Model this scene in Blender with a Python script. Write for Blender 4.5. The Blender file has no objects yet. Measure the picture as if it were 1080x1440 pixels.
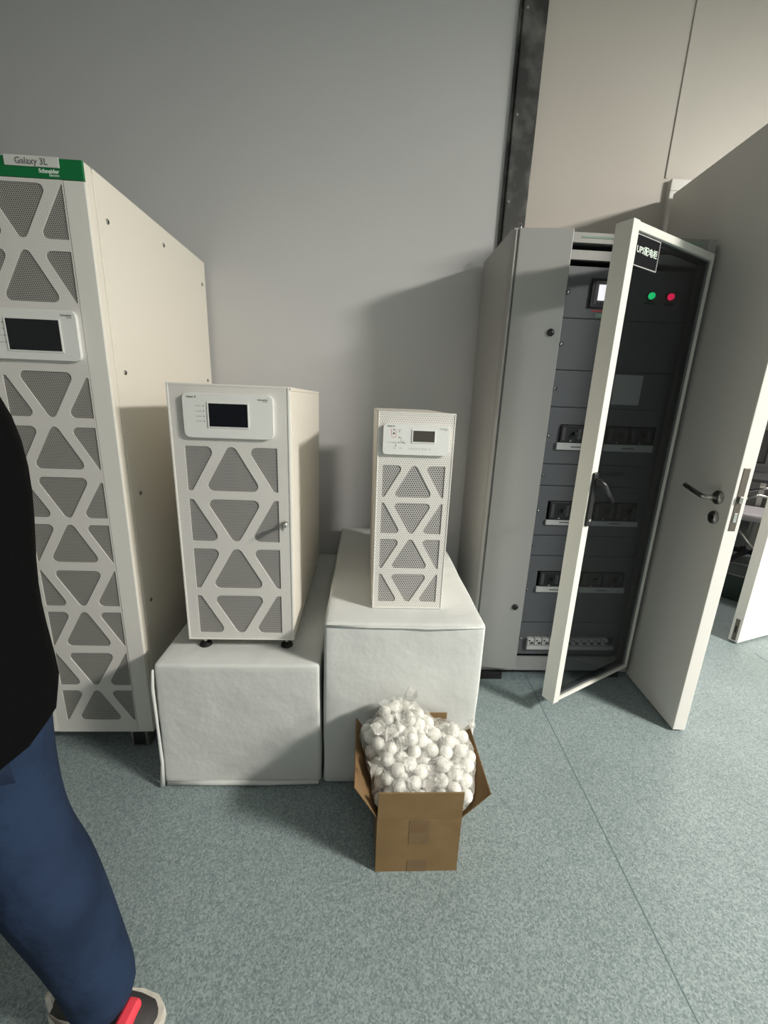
import bpy, bmesh, math, random
import numpy as np
from mathutils import Vector, Matrix, noise
random.seed(7); rng = np.random.default_rng(7)
scene = bpy.context.scene
col = scene.collection

# ------------------------------------------------------------------ camera
F_PX = 587.77
CAM_H = 1.35
vz = np.array([455 - 540, 2920 - 720, F_PX]); vy = np.array([515 - 540, 562 - 720, F_PX])
dn = vz / np.linalg.norm(vz); fy = vy / np.linalg.norm(vy); rx = np.cross(dn, fy)
RW = np.stack([rx, fy, -dn])
cam_d = bpy.data.cameras.new('camera'); cam = bpy.data.objects.new('camera', cam_d); col.objects.link(cam)
cam_d.sensor_fit = 'VERTICAL'; cam_d.sensor_height = 24.0; cam_d.lens = F_PX / 1440 * 24.0
cam_d.clip_start = 0.02
r_ = RW @ np.array([1, 0, 0]); u_ = RW @ np.array([0, -1, 0]); b_ = RW @ np.array([0, 0, -1])
cam.matrix_world = Matrix(((r_[0], u_[0], b_[0], 0), (r_[1], u_[1], b_[1], 0), (r_[2], u_[2], b_[2], CAM_H), (0, 0, 0, 1)))
scene.camera = cam

# ------------------------------------------------------------------ world, exposure
world = bpy.data.worlds.new('world'); scene.world = world; world.use_nodes = True
world.node_tree.nodes['Background'].inputs[0].default_value = (0.8, 0.85, 0.9, 1)
world.node_tree.nodes['Background'].inputs[1].default_value = 0.15
scene.view_settings.view_transform = 'Standard'; scene.view_settings.look = 'None'
scene.view_settings.gamma = 1.0; scene.view_settings.use_curve_mapping = False
scene.view_settings.exposure = -0.28
scene.cycles.use_denoising = True
scene.cycles.max_bounces = 8; scene.cycles.diffuse_bounces = 4; scene.cycles.transparent_max_bounces = 16
scene.cycles.caustics_reflective = False; scene.cycles.caustics_refractive = False
CEIL = 3.25
# ceiling lamps, key then added fills: x, y, length (x), width (y), power
LAMPS = [(4.0, -0.9, 0.75, 0.75, 690, (1.0, 0.95, 0.87)), (0.6, -1.6, 1.2, 0.6, 5, (1.0, 0.96, 0.9)),  # second panel is unseen, added to lift the front faces
         (-1.6, -3.2, 1.2, 0.6, 5, (0.95, 0.97, 1.0))]  # third panel is unseen, added as weak fill from the rear left
FILL_BEYOND = (3.7, 3.9, 1.2, 0.6, 55, (1.0, 0.95, 0.9))  # unseen, added to light the space behind the doorway

# ------------------------------------------------------------------ materials
def mat(name, c, rough=0.5, metal=0.0, spec=0.5, bump=None, var=None, emit=None, alpha=None):
    m = bpy.data.materials.new(name); m.use_nodes = True
    nt = m.node_tree; b = nt.nodes['Principled BSDF']
    b.inputs['Base Color'].default_value = (*c, 1); b.inputs['Roughness'].default_value = rough
    b.inputs['Metallic'].default_value = metal; b.inputs['Specular IOR Level'].default_value = spec
    tc = None
    if bump or var:
        tc = nt.nodes.new('ShaderNodeTexCoord')
    if bump:                       # (scale, strength, distance)
        n = nt.nodes.new('ShaderNodeTexNoise'); n.inputs['Scale'].default_value = bump[0]; n.inputs['Detail'].default_value = 3
        nt.links.new(tc.outputs['Object'], n.inputs['Vector'])
        bp = nt.nodes.new('ShaderNodeBump'); bp.inputs['Strength'].default_value = bump[1]; bp.inputs['Distance'].default_value = bump[2]
        nt.links.new(n.outputs['Fac'], bp.inputs['Height']); nt.links.new(bp.outputs['Normal'], b.inputs['Normal'])
    if var:                        # (scale, colour 2, detail, lo, hi)
        n = nt.nodes.new('ShaderNodeTexNoise'); n.inputs['Scale'].default_value = var[0]; n.inputs['Detail'].default_value = var[2]
        nt.links.new(tc.outputs['Object'], n.inputs['Vector'])
        r = nt.nodes.new('ShaderNodeMapRange'); r.inputs['From Min'].default_value = var[3]; r.inputs['From Max'].default_value = var[4]
        nt.links.new(n.outputs['Fac'], r.inputs['Value'])
        mx = nt.nodes.new('ShaderNodeMix'); mx.data_type = 'RGBA'
        mx.inputs[6].default_value = (*c, 1); mx.inputs[7].default_value = (*var[1], 1)
        nt.links.new(r.outputs['Result'], mx.inputs[0]); nt.links.new(mx.outputs[2], b.inputs['Base Color'])
    if emit:
        b.inputs['Emission Color'].default_value = (*emit[0], 1); b.inputs['Emission Strength'].default_value = emit[1]
    return m

def perf_mat(name, c, hole, pitch, rad, rough=0.45):
    """perforated sheet: staggered round holes in the local x-z plane"""
    m = bpy.data.materials.new(name); m.use_nodes = True
    nt = m.node_tree; b = nt.nodes['Principled BSDF']; b.inputs['Roughness'].default_value = rough
    L = nt.links.new
    def M(op, a, bb=None):
        n = nt.nodes.new('ShaderNodeMath'); n.operation = op
        for i, v in enumerate((a, bb)):
            if v is None: continue
            if isinstance(v, (int, float)): n.inputs[i].default_value = v
            else: L(v, n.inputs[i])
        return n.outputs[0]
    tc = nt.nodes.new('ShaderNodeTexCoord'); s = nt.nodes.new('ShaderNodeSeparateXYZ'); L(tc.outputs['Object'], s.inputs[0])
    u = M('ADD', M('DIVIDE', s.outputs[0], pitch), 1000.0); v = M('ADD', M('DIVIDE', s.outputs[2], pitch * 0.866), 1000.0)
    off = M('MULTIPLY', M('MODULO', M('FLOOR', v), 2.0), 0.5)
    du = M('SUBTRACT', M('FRACT', M('ADD', u, off)), 0.5)
    dv = M('MULTIPLY', M('SUBTRACT', M('FRACT', v), 0.5), 0.866)
    d = M('SQRT', M('ADD', M('MULTIPLY', du, du), M('MULTIPLY', dv, dv)))
    r = nt.nodes.new('ShaderNodeMapRange'); r.inputs['From Min'].default_value = rad - 0.05; r.inputs['From Max'].default_value = rad + 0.05
    L(d, r.inputs['Value'])
    mx = nt.nodes.new('ShaderNodeMix'); mx.data_type = 'RGBA'
    mx.inputs[6].default_value = (*hole, 1); mx.inputs[7].default_value = (*c, 1)
    L(r.outputs['Result'], mx.inputs[0]); L(mx.outputs[2], b.inputs['Base Color'])
    return m

def floor_mat():
    m = bpy.data.materials.new('speckled_vinyl'); m.use_nodes = True
    nt = m.node_tree; b = nt.nodes['Principled BSDF']; L = nt.links.new
    tc = nt.nodes.new('ShaderNodeTexCoord')
    v = nt.nodes.new('ShaderNodeTexVoronoi'); v.inputs['Scale'].default_value = 260; L(tc.outputs['Object'], v.inputs['Vector'])
    bw = nt.nodes.new('ShaderNodeRGBToBW'); L(v.outputs['Color'], bw.inputs[0])
    n = nt.nodes.new('ShaderNodeTexNoise'); n.inputs['Scale'].default_value = 3; n.inputs['Detail'].default_value = 5; L(tc.outputs['Object'], n.inputs['Vector'])
    cr = nt.nodes.new('ShaderNodeValToRGB'); e = cr.color_ramp.elements
    e[0].position = 0.15; e[0].color = (0.165, 0.215, 0.222, 1); e[1].position = 0.9; e[1].color = (0.36, 0.425, 0.425, 1)
    e2 = cr.color_ramp.elements.new(0.5); e2.color = (0.25, 0.312, 0.318, 1)
    L(bw.outputs[0], cr.inputs[0])
    mx = nt.nodes.new('ShaderNodeMix'); mx.data_type = 'RGBA'; mx.blend_type = 'MULTIPLY'; mx.inputs[0].default_value = 0.25
    L(cr.outputs[0], mx.inputs[6]); L(n.outputs['Fac'], mx.inputs[7]); L(mx.outputs[2], b.inputs['Base Color'])
    b.inputs['Roughness'].default_value = 0.42; b.inputs['Specular IOR Level'].default_value = 0.4
    bp = nt.nodes.new('ShaderNodeBump'); bp.inputs['Strength'].default_value = 0.1; bp.inputs['Distance'].default_value = 0.001
    L(bw.outputs[0], bp.inputs['Height']); L(bp.outputs['Normal'], b.inputs['Normal'])
    return m

def pane_mat(name, tint, gloss=0.12, trans=0.85, grough=0.05, fres=True):
    m = bpy.data.materials.new(name); m.use_nodes = True
    nt = m.node_tree; nt.nodes.clear(); L = nt.links.new
    o = nt.nodes.new('ShaderNodeOutputMaterial'); t = nt.nodes.new('ShaderNodeBsdfTransparent'); t.inputs[0].default_value = (*tint, 1)
    g = nt.nodes.new('ShaderNodeBsdfGlossy'); g.inputs['Roughness'].default_value = grough
    mx = nt.nodes.new('ShaderNodeMixShader'); lw = nt.nodes.new('ShaderNodeLayerWeight'); lw.inputs[0].default_value = 0.5
    pw = nt.nodes.new('ShaderNodeMath'); pw.operation = 'POWER'; pw.inputs[1].default_value = 4.0; L(lw.outputs['Facing'], pw.inputs[0])
    fr = nt.nodes.new('ShaderNodeMath'); fr.operation = 'MULTIPLY_ADD'; fr.inputs[1].default_value = 0.5; fr.inputs[2].default_value = 0.03; L(pw.outputs[0], fr.inputs[0])
    L(fr.outputs[0], mx.inputs[0]); L(t.outputs[0], mx.inputs[1]); L(g.outputs[0], mx.inputs[2]); L(mx.outputs[0], o.inputs[0])
    return m

def film_mat():
    m = bpy.data.materials.new('clear_film'); m.use_nodes = True
    nt = m.node_tree; nt.nodes.clear(); L = nt.links.new
    o = nt.nodes.new('ShaderNodeOutputMaterial'); t = nt.nodes.new('ShaderNodeBsdfTransparent'); t.inputs[0].default_value = (0.98, 0.98, 0.97, 1)
    p = nt.nodes.new('ShaderNodeBsdfPrincipled'); p.inputs['Base Color'].default_value = (0.9, 0.89, 0.84, 1); p.inputs['Roughness'].default_value = 0.12
    tc = nt.nodes.new('ShaderNodeTexCoord')
    n = nt.nodes.new('ShaderNodeTexNoise'); n.inputs['Scale'].default_value = 30; n.inputs['Detail'].default_value = 4; n.inputs['Distortion'].default_value = 1.5
    L(tc.outputs['Object'], n.inputs['Vector'])
    bp = nt.nodes.new('ShaderNodeBump'); bp.inputs['Strength'].default_value = 0.8; bp.inputs['Distance'].default_value = 0.01
    L(n.outputs['Fac'], bp.inputs['Height']); L(bp.outputs['Normal'], p.inputs['Normal'])
    lw = nt.nodes.new('ShaderNodeMapRange'); lw.inputs['From Min'].default_value = 0.5; lw.inputs['From Max'].default_value = 0.75
    lw.inputs['To Min'].default_value = 0.25; lw.inputs['To Max'].default_value = 0.75
    L(n.outputs['Fac'], lw.inputs['Value'])
    mx = nt.nodes.new('ShaderNodeMixShader'); L(lw.outputs['Result'], mx.inputs[0]); L(t.outputs[0], mx.inputs[1]); L(p.outputs[0], mx.inputs[2]); L(mx.outputs[0], o.inputs[0])
    return m

M = {
 'wall': mat('wall_paint_grey', (0.60, 0.605, 0.615), 0.75, bump=(260, 0.25, 0.002)),
 'wall_warm': mat('wall_right_warm', (0.62, 0.58, 0.53), 0.6, bump=(260, 0.25, 0.002)),  # back wall right of the strip, warmer in tone than the left section
 'wall_room': mat('wall_room_paint', (0.26, 0.26, 0.25), 0.8),
 'ceil': mat('ceiling_tile', (0.45, 0.45, 0.44), 0.85),
 'floor': floor_mat(),
 'weld': mat('floor_weld', (0.12, 0.17, 0.18), 0.5),
 'strip': mat('galvanised_strip', (0.10, 0.10, 0.10), 0.35, 0.75, var=(9, (0.30, 0.30, 0.29), 6, 0.45, 0.75)),
 'white': mat('white_powder_coat', (0.80, 0.79, 0.75), 0.42, bump=(900, 0.05, 0.0005)),
 'whiteside': mat('white_side_panel', (0.90, 0.855, 0.765), 0.4),
 'pad': mat('white_plastic', (0.82, 0.83, 0.81), 0.35),
 'perf': perf_mat('perforated_white', (0.80, 0.785, 0.755), (0.56, 0.545, 0.52), 0.0052, 0.30),
 'mesh': perf_mat('perforated_grey', (0.50, 0.485, 0.47), (0.05, 0.05, 0.05), 0.0052, 0.36),
 'mesh_big': perf_mat('perforated_grey_large', (0.46, 0.45, 0.42), (0.05, 0.05, 0.05), 0.0056, 0.36),
 'perf_small': perf_mat('perforated_white_coarse', (0.82, 0.80, 0.76), (0.45, 0.44, 0.42), 0.0075, 0.28),
 'mesh_small': perf_mat('perforated_grey_coarse', (0.55, 0.535, 0.52), (0.06, 0.06, 0.06), 0.0075, 0.33),
 'screen': mat('dark_screen', (0.012, 0.014, 0.018), 0.12),
 'lcd': mat('grey_lcd', (0.075, 0.07, 0.06), 0.2),
 'ink': mat('grey_ink', (0.14, 0.14, 0.15), 0.6),
 'inklight': mat('pale_ink', (0.42, 0.42, 0.42), 0.6),
 'red': mat('red_ink', (0.6, 0.05, 0.05), 0.5),
 'green': mat('green_plate', (0.0, 0.17, 0.045), 0.4),
 'tag': mat('tag_plate', (0.66, 0.68, 0.64), 0.5),
 'whiteink': mat('white_ink', (0.75, 0.85, 0.78), 0.5),
 'black': mat('black_plastic', (0.012, 0.012, 0.013), 0.4),
 'blackrub': mat('black_rubber', (0.01, 0.01, 0.01), 0.7),
 'plate': mat('engraved_black', (0.006, 0.006, 0.008), 0.6, spec=0.08),
 'lockplate': mat('dark_steel', (0.16, 0.14, 0.12), 0.45, 0.8),
 'chrome': mat('chrome', (0.65, 0.65, 0.63), 0.18, 1.0),
 'steel': mat('brushed_steel', (0.42, 0.41, 0.39), 0.32, 1.0),
 'cloth': mat('white_cloth', (0.67, 0.69, 0.675), 0.9, spec=0.15, bump=(9, 0.5, 0.012), var=(5, (0.61, 0.63, 0.615), 4, 0.4, 0.75)),
 'card': mat('cardboard', (0.225, 0.150, 0.072), 0.8, spec=0.2, var=(14, (0.195, 0.128, 0.060), 5, 0.35, 0.7)),
 'card_in': mat('cardboard_inner', (0.20, 0.125, 0.062), 0.85, spec=0.2, var=(12, (0.155, 0.095, 0.045), 5, 0.35, 0.7)),
 'tape': mat('packing_tape', (0.19, 0.122, 0.06), 0.3, var=(18, (0.165, 0.105, 0.05), 5, 0.35, 0.7)),
 'ball': mat('white_ball', (0.86, 0.855, 0.82), 0.42),
 'film': film_mat(),
 'cab': mat('grey_powder_coat', (0.36, 0.36, 0.35), 0.45, bump=(700, 0.06, 0.0006)),
 'cab_in': mat('dark_grey_panel', (0.135, 0.14, 0.15), 0.5),
 'rail': mat('zinc_rail', (0.30, 0.30, 0.29), 0.45, 0.3),
 'doorframe': mat('pale_door_frame', (0.74, 0.74, 0.69), 0.45),
 'gasket': mat('dark_gasket', (0.02, 0.02, 0.025), 0.6),
 'glass': pane_mat('tinted_glass', (0.66, 0.68, 0.70)),
 'breaker': mat('breaker_black', (0.018, 0.018, 0.02), 0.45),
 'breaker2': mat('breaker_grey', (0.075, 0.075, 0.078), 0.5),
 'striplabel': mat('label_strip', (0.62, 0.62, 0.60), 0.5),
 'lcdlit': mat('lit_display', (0.8, 0.8, 0.8), 0.4, emit=((0.95, 0.95, 1.0), 0.9)),
 'ledg': mat('green_lamp', (0.02, 0.5, 0.15), 0.3, emit=((0.02, 0.85, 0.25), 1.5)),
 'ledr': mat('red_lamp', (0.6, 0.01, 0.05), 0.3, emit=((1.0, 0.02, 0.10), 1.6)),
 'copper': mat('green_rail', (0.22, 0.33, 0.25), 0.5),
 'door': mat('door_paint', (0.73, 0.715, 0.68), 0.5),
 'jacket': mat('black_fabric', (0.004, 0.004, 0.0045), 0.9, spec=0.04, bump=(25, 0.4, 0.01)),
 'jeans': mat('blue_denim', (0.019, 0.035, 0.075), 0.85, spec=0.15, bump=(14, 0.7, 0.015), var=(7, (0.011, 0.020, 0.045), 5, 0.35, 0.7)),
 'skin': mat('skin', (0.55, 0.36, 0.27), 0.55),
 'lips': mat('lips', (0.45, 0.2, 0.17), 0.5),
 'hair': mat('hair', (0.015, 0.012, 0.01), 0.5),
 'shoe': mat('shoe_dark', (0.03, 0.028, 0.028), 0.7),
 'shoe_red': mat('shoe_red', (0.85, 0.06, 0.09), 0.6),
 'sole': mat('shoe_sole', (0.66, 0.63, 0.56), 0.6, var=(30, (0.45, 0.42, 0.36), 4, 0.4, 0.7)),
 'eye': mat('eye_white', (0.8, 0.8, 0.78), 0.3),
 'diff': mat('lamp_diffuser', (0.9, 0.9, 0.9), 0.5, emit=((1, 0.96, 0.9), 4.0)),
 'mesh_black': mat('chair_mesh', (0.03, 0.03, 0.035), 0.8),
 'bagwhite': mat('pale_vinyl', (0.55, 0.53, 0.56), 0.5),
 'bin': mat('dark_green_bin', (0.035, 0.05, 0.045), 0.4),
}

# ------------------------------------------------------------------ helpers
def link(o, parent=None):
    col.objects.link(o)
    if parent: o.parent = parent
    return o
def tag(o, label, cat, group=None):
    o['label'] = label; o['category'] = cat
    if group: o['group'] = group
    return o
def thing(name, label, cat, loc=(0, 0, 0), rz=0.0, group=None):
    o = bpy.data.objects.new(name, None); o.empty_display_size = 0.1
    o.location = loc; o.rotation_euler = (0, 0, rz); link(o)
    return tag(o, label, cat, group)
def struct(o): o['kind'] = 'structure'; return o

class MB:
    """collects shapes; build() links them as one mesh object"""
    def __init__(s): s.bm = bmesh.new()
    def _post(s, vs, mtx):
        if mtx is not None: bmesh.ops.transform(s.bm, matrix=mtx, verts=vs)
    def box(s, x0, x1, y0, y1, z0, z1, bev=0.0, seg=2, mtx=None):
        t = bmesh.new(); bmesh.ops.create_cube(t, size=1)
        for v in t.verts:
            v.co = Vector(((x0 + x1) / 2 + v.co.x * (x1 - x0), (y0 + y1) / 2 + v.co.y * (y1 - y0), (z0 + z1) / 2 + v.co.z * (z1 - z0)))
        if bev: bmesh.ops.bevel(t, geom=t.edges[:], offset=bev, segments=seg, profile=0.5, affect='EDGES')
        if mtx is not None: bmesh.ops.transform(t, matrix=mtx, verts=t.verts)
        s.merge(t); return s
    def merge(s, t):
        me = bpy.data.meshes.new('t'); t.to_mesh(me); t.free(); s.bm.from_mesh(me); bpy.data.meshes.remove(me)
    def cyl(s, p0, p1, r0, r1=None, seg=16, cap=True):
        r1 = r0 if r1 is None else r1
        p0 = Vector(p0); p1 = Vector(p1); d = p1 - p0
        t = bmesh.new(); bmesh.ops.create_cone(t, cap_ends=cap, segments=seg, radius1=r0, radius2=r1, depth=d.length)
        q = Vector((0, 0, 1)).rotation_difference(d.normalized())
        bmesh.ops.transform(t, matrix=Matrix.Translation((p0 + p1) / 2) @ q.to_matrix().to_4x4(), verts=t.verts)
        s.merge(t); return s
    def sphere(s, c, r, sc=(1, 1, 1), seg=16, rings=10):
        t = bmesh.new(); bmesh.ops.create_uvsphere(t, u_segments=seg, v_segments=rings, radius=r)
        for v in t.verts: v.co = Vector((c[0] + v.co.x * sc[0], c[1] + v.co.y * sc[1], c[2] + v.co.z * sc[2]))
        s.merge(t); return s
    def tube(s, pts, r, seg=10):
        pts = [Vector(p) for p in pts]; rings = []
        for i, p in enumerate(pts):
            a = pts[max(i - 1, 0)]; b = pts[min(i + 1, len(pts) - 1)]; d = (b - a).normalized()
            up = Vector((0, 0, 1)) if abs(d.z) < 0.9 else Vector((1, 0, 0))
            n1 = d.cross(up).normalized(); n2 = d.cross(n1)
            rr = r[i] if isinstance(r, (list, tuple)) else r
            rings.append([s.bm.verts.new(p + (n1 * math.cos(2 * math.pi * k / seg) + n2 * math.sin(2 * math.pi * k / seg)) * rr) for k in range(seg)])
        for a, b in zip(rings, rings[1:]):
            for k in range(seg): s.bm.faces.new((a[k], a[(k + 1) % seg], b[(k + 1) % seg], b[k]))
        s.bm.faces.new(rings[0][::-1]); s.bm.faces.new(rings[-1]); return s
    def build(s, name, m, parent=None, smooth=False, loc=None):
        bmesh.ops.recalc_face_normals(s.bm, faces=s.bm.faces)
        me = bpy.data.meshes.new(name); s.bm.to_mesh(me); s.bm.free()
        if smooth:
            for p in me.polygons: p.use_smooth = True
        return mesh_obj(name, me, m, parent, loc)
def mesh_obj(name, me, m, parent=None, loc=None):
    me.materials.clear(); me.materials.append(M[m] if isinstance(m, str) else m)
    o = bpy.data.objects.new(name, me); link(o, parent)
    if loc: o.location = loc
    return o
def Bx(name, m, parent, x0, x1, y0, y1, z0, z1, bev=0.0, seg=2):
    return MB().box(x0, x1, y0, y1, z0, z1, bev, seg).build(name, m, parent)

def from_curve(cu):
    o = bpy.data.objects.new('tmp', cu); col.objects.link(o)
    dg = bpy.context.evaluated_depsgraph_get(); dg.update()
    me = bpy.data.meshes.new_from_object(o.evaluated_get(dg))
    bpy.data.objects.remove(o); return me
def round_poly(pts, r, n=5):
    out = []; N = len(pts)
    for i in range(N):
        p = Vector(pts[i]); a = (Vector(pts[i - 1]) - p); b = (Vector(pts[(i + 1) % N]) - p)
        rr = r[i] if isinstance(r, (list, tuple)) else r
        if rr <= 0: out.append((p.x, p.y)); continue
        la, lb = a.length, b.length; a.normalize(); b.normalize()
        th = math.acos(max(-1, min(1, a.dot(b)))); t = rr / math.tan(th / 2)
        t = min(t, la * 0.48, lb * 0.48); rr = t * math.tan(th / 2)
        c = p + (a + b).normalized() * (rr / math.sin(th / 2))
        p0 = p + a * t; p1 = p + b * t
        a0 = math.atan2(p0.y - c.y, p0.x - c.x); a1 = math.atan2(p1.y - c.y, p1.x - c.x)
        da = (a1 - a0 + math.pi) % (2 * math.pi) - math.pi
        for k in range(n + 1):
            an = a0 + da * k / n; out.append((c.x + rr * math.cos(an), c.y + rr * math.sin(an)))
    return out
def sheet(loops, th):
    """flat sheet in local x-z with holes, front at y=-th/2.. back y=+th/2"""
    cu = bpy.data.curves.new('tmp', 'CURVE'); cu.dimensions = '2D'; cu.fill_mode = 'BOTH'; cu.extrude = th / 2
    for lp in loops:
        sp = cu.splines.new('POLY'); sp.points.add(len(lp) - 1)
        for q, (x, z) in zip(sp.points, lp): q.co = (x, z, 0, 1)
        sp.use_cyclic_u = True
    me = from_curve(cu); bpy.data.curves.remove(cu)
    me.transform(Matrix.Rotation(math.pi / 2, 4, 'X')); return me
def text(body, size, m, parent, loc, name='lettering', rot=(math.pi / 2, 0, 0), align='LEFT', sx=1.0, bold=0.0):
    cu = bpy.data.curves.new('tmp', 'FONT'); cu.body = body; cu.size = size; cu.align_x = align; cu.align_y = 'CENTER'
    cu.extrude = 0.0003; cu.resolution_u = 3; cu.offset = bold
    me = from_curve(cu); bpy.data.curves.remove(cu)
    me.transform(Matrix.Scale(sx, 4, (1, 0, 0)))
    o = mesh_obj(name, me, m, parent, loc); o.rotation_euler = rot; return o
def copy_tree(o, parent=None):
    c = o.copy(); col.objects.link(c); c.parent = parent
    for ch in list(o.children): copy_tree(ch, c)
    return c

# ------------------------------------------------------------------ the room
WY = 2.30; WT = 0.12                          # back wall plane, thickness
X0, X1, YR = -2.6, 5.0, -4.2
DJ0, DJ1, DH = 1.445, 3.03, 2.37              # doorway
f = Bx('floor', 'floor', None, X0 - .2, X1 + .2, YR - .2, 6.2, -0.1, 0.0); struct(f)
c = Bx('ceiling', 'ceil', None, X0 - .2, X1 + .2, YR - .2, 6.2, CEIL, CEIL + 0.1); struct(c)
struct(Bx('wall_back', 'wall', None, X0, 0.69, WY, WY + WT, 0, CEIL))
struct(MB().box(0.69, DJ0, WY, WY + WT, 0, CEIL).box(DJ0, DJ1, WY, WY + WT, DH, CEIL).box(DJ1, X1, WY, WY + WT, 0, CEIL).build('wall_back_right', 'wall_warm'))
struct(Bx('wall_left', 'wall_room', None, X0 - .1, X0, YR, WY, 0, CEIL))
struct(Bx('wall_right', 'wall_room', None, X1, X1 + .1, YR, 6.1, 0, CEIL))
struct(Bx('wall_front', 'wall_room', None, X0, X1, YR - .1, YR, 0, CEIL))
struct(Bx('wall_corridor', 'wall_room', None, 0.2, X1, 6.0, 6.1, 0, CEIL))
struct(Bx('wall_corridor_side', 'wall_room', None, 0.1, 0.2, WY + WT, 6.1, 0, CEIL))
# metal channel on the wall joint, with screws
t = struct(MB().box(0.636, 0.742, WY - 0.03, WY - 0.0005, 0, CEIL, 0.003).box(0.622, 0.634, WY - 0.01, WY - 0.0005, 0, CEIL).build('trim_1', 'strip'))
for z in (2.28, 2.62, 3.0):
    MB().cyl((0.65, WY - 0.035, z), (0.65, WY - 0.029, z), 0.006).build('screw', 'chrome', t)
struct(MB().box(1.405, 1.417, WY - 0.006, WY - 0.0003, DH + 0.06, CEIL, 0.002).build('trim_2', 'wall_warm'))
# door frame
struct(MB().box(1.425, 1.46, WY - 0.03, WY + WT + 0.02, 0, DH, 0.003).box(DJ1 - 0.02, DJ1 + 0.03, WY - 0.02, WY + WT + 0.02, 0, DH, 0.003)
       .box(1.425, DJ1 + 0.03, WY - 0.03, WY + WT + 0.02, DH, DH + 0.05, 0.003).build('trim_3', 'door'))
# welded floor seams
def seam(name, p, q, w=0.004):
    p = Vector(p); q = Vector(q); d = (q - p).normalized(); n = Vector((-d.y, d.x)) * w / 2
    b = MB(); vs = [b.bm.verts.new((*(p + n), 0.0006)), b.bm.verts.new((*(p - n), 0.0006)), b.bm.verts.new((*(q - n), 0.0006)), b.bm.verts.new((*(q + n), 0.0006))]
    fc = b.bm.faces.new(vs); e = bmesh.ops.extrude_face_region(b.bm, geom=[fc])
    for v in e['geom']:
        if isinstance(v, bmesh.types.BMVert): v.co.z = 0.00005
    return struct(b.build(name, 'weld'))
seam('trim_4', (0.888, 2.28), (0.60, -3.0)); seam('trim_5', (2.309, 2.06), (2.40, -1.0), 0.006)

def lamp(i, L, label):
    x, y, w, d, p, cl = L
    t = thing('ceiling_lamp', label, 'lamp', (x, y, CEIL))
    b = MB(); 
    b.box(-w / 2 - .02, w / 2 + .02, -d / 2 - .02, -d / 2, -0.04, 0).box(-w / 2 - .02, w / 2 + .02, d / 2, d / 2 + .02, -0.04, 0)
    b.box(-w / 2 - .02, -w / 2, -d / 2, d / 2, -0.04, 0).box(w / 2, w / 2 + .02, -d / 2, d / 2, -0.04, 0).build('frame', 'pad', t)
    Bx('diffuser', 'diff', t, -w / 2, w / 2, -d / 2, d / 2, -0.03, -0.005)
    ld = bpy.data.lights.new('panel_light', 'AREA'); ld.shape = 'RECTANGLE'; ld.size = w; ld.size_y = d; ld.energy = p; ld.color = cl
    lo = bpy.data.objects.new('panel_light', ld); link(lo, t); lo.location = (0, 0, -0.045)
for i, (L, s) in enumerate(zip(LAMPS, ('bright ceiling panel lamp on the right side of the room, out of frame', 'unseen fill panel added above and behind the viewer, out of frame',
        'unseen fill panel added at the rear left of the room, out of frame'))): lamp(i, L, s)
lamp(9, FILL_BEYOND, 'unseen ceiling panel added to light the room beyond the doorway')

# ------------------------------------------------------------------ doors
def door_leaf(name, free, ang, width, th=0.052, z0=0.012, z1=2.345):
    """origin at the free edge, local +x towards the hinge, local y = thickness"""
    o = MB().box(0, width, 0, th, z0, z1, 0.002).build(name, 'door'); o.location = (free[0], free[1], 0); o.rotation_euler = (0, 0, ang); struct(o)
    return o
ang1 = math.atan2(0.394, 0.03)
d1 = door_leaf('door_1', (1.4215, 1.456), ang1, 0.79)      # local +y is the side facing the cabinet
th = 0.052
def lever(par, y, s):
    b = MB(); b.cyl((0.065, y, 1.035), (0.065, y + s * 0.008, 1.035), 0.026, seg=24).build('rose', 'steel', par, True)
    b = MB(); b.tube([(0.065, y + s * 0.006, 1.035), (0.065, y + s * 0.04, 1.035), (0.07, y + s * 0.05, 1.035), (0.085, y + s * 0.053, 1.036), (0.13, y + s * 0.053, 1.045), (0.195, y + s * 0.05, 1.058)], 0.0095).build('lever_handle', 'steel', par, True)
    k = MB().cyl((0.065, y, 0.955), (0.065, y + s * 0.007, 0.955), 0.025, seg=24).build('escutcheon', 'steel', par, True)
    MB().cyl((0.065, y + s * 0.005, 0.955), (0.065, y + s * 0.012, 0.955), 0.008, seg=12).build('key_cylinder', 'black', k)
lever(d1, th, 1); lever(d1, 0, -1)
lp = MB().box(-0.002, 0.004, 0.014, 0.038, 0.92, 1.16, 0.0008).build('lock_plate', 'lockplate', d1)
MB().box(-0.012, 0.0, 0.02, 0.032, 1.03, 1.055, 0.002).build('latch_bolt', 'chrome', lp)
MB().box(-0.004, 0.0, 0.02, 0.032, 0.955, 0.99, 0.001).build('dead_bolt', 'chrome', lp)
for z in (0.3, 1.2, 2.1): MB().cyl((0.80, 0.0, z - .05), (0.80, 0.0, z + .05), 0.008).build('hinge', 'steel', d1)
ang2 = math.atan2(0.1, 0.296)
d2 = door_leaf('door_2', (2.277, 2.145), ang2, 0.74)
for z in (0.09, 2.2):
    bp = MB().box(-0.002, 0.003, 0.014, 0.036, z - .07, z + .07, 0.0008).build('flush_bolt', 'lockplate', d2)
    MB().box(-0.005, 0.0, 0.021, 0.029, z - .02, z + .025).build('bolt_lever', 'black', bp)

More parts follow.
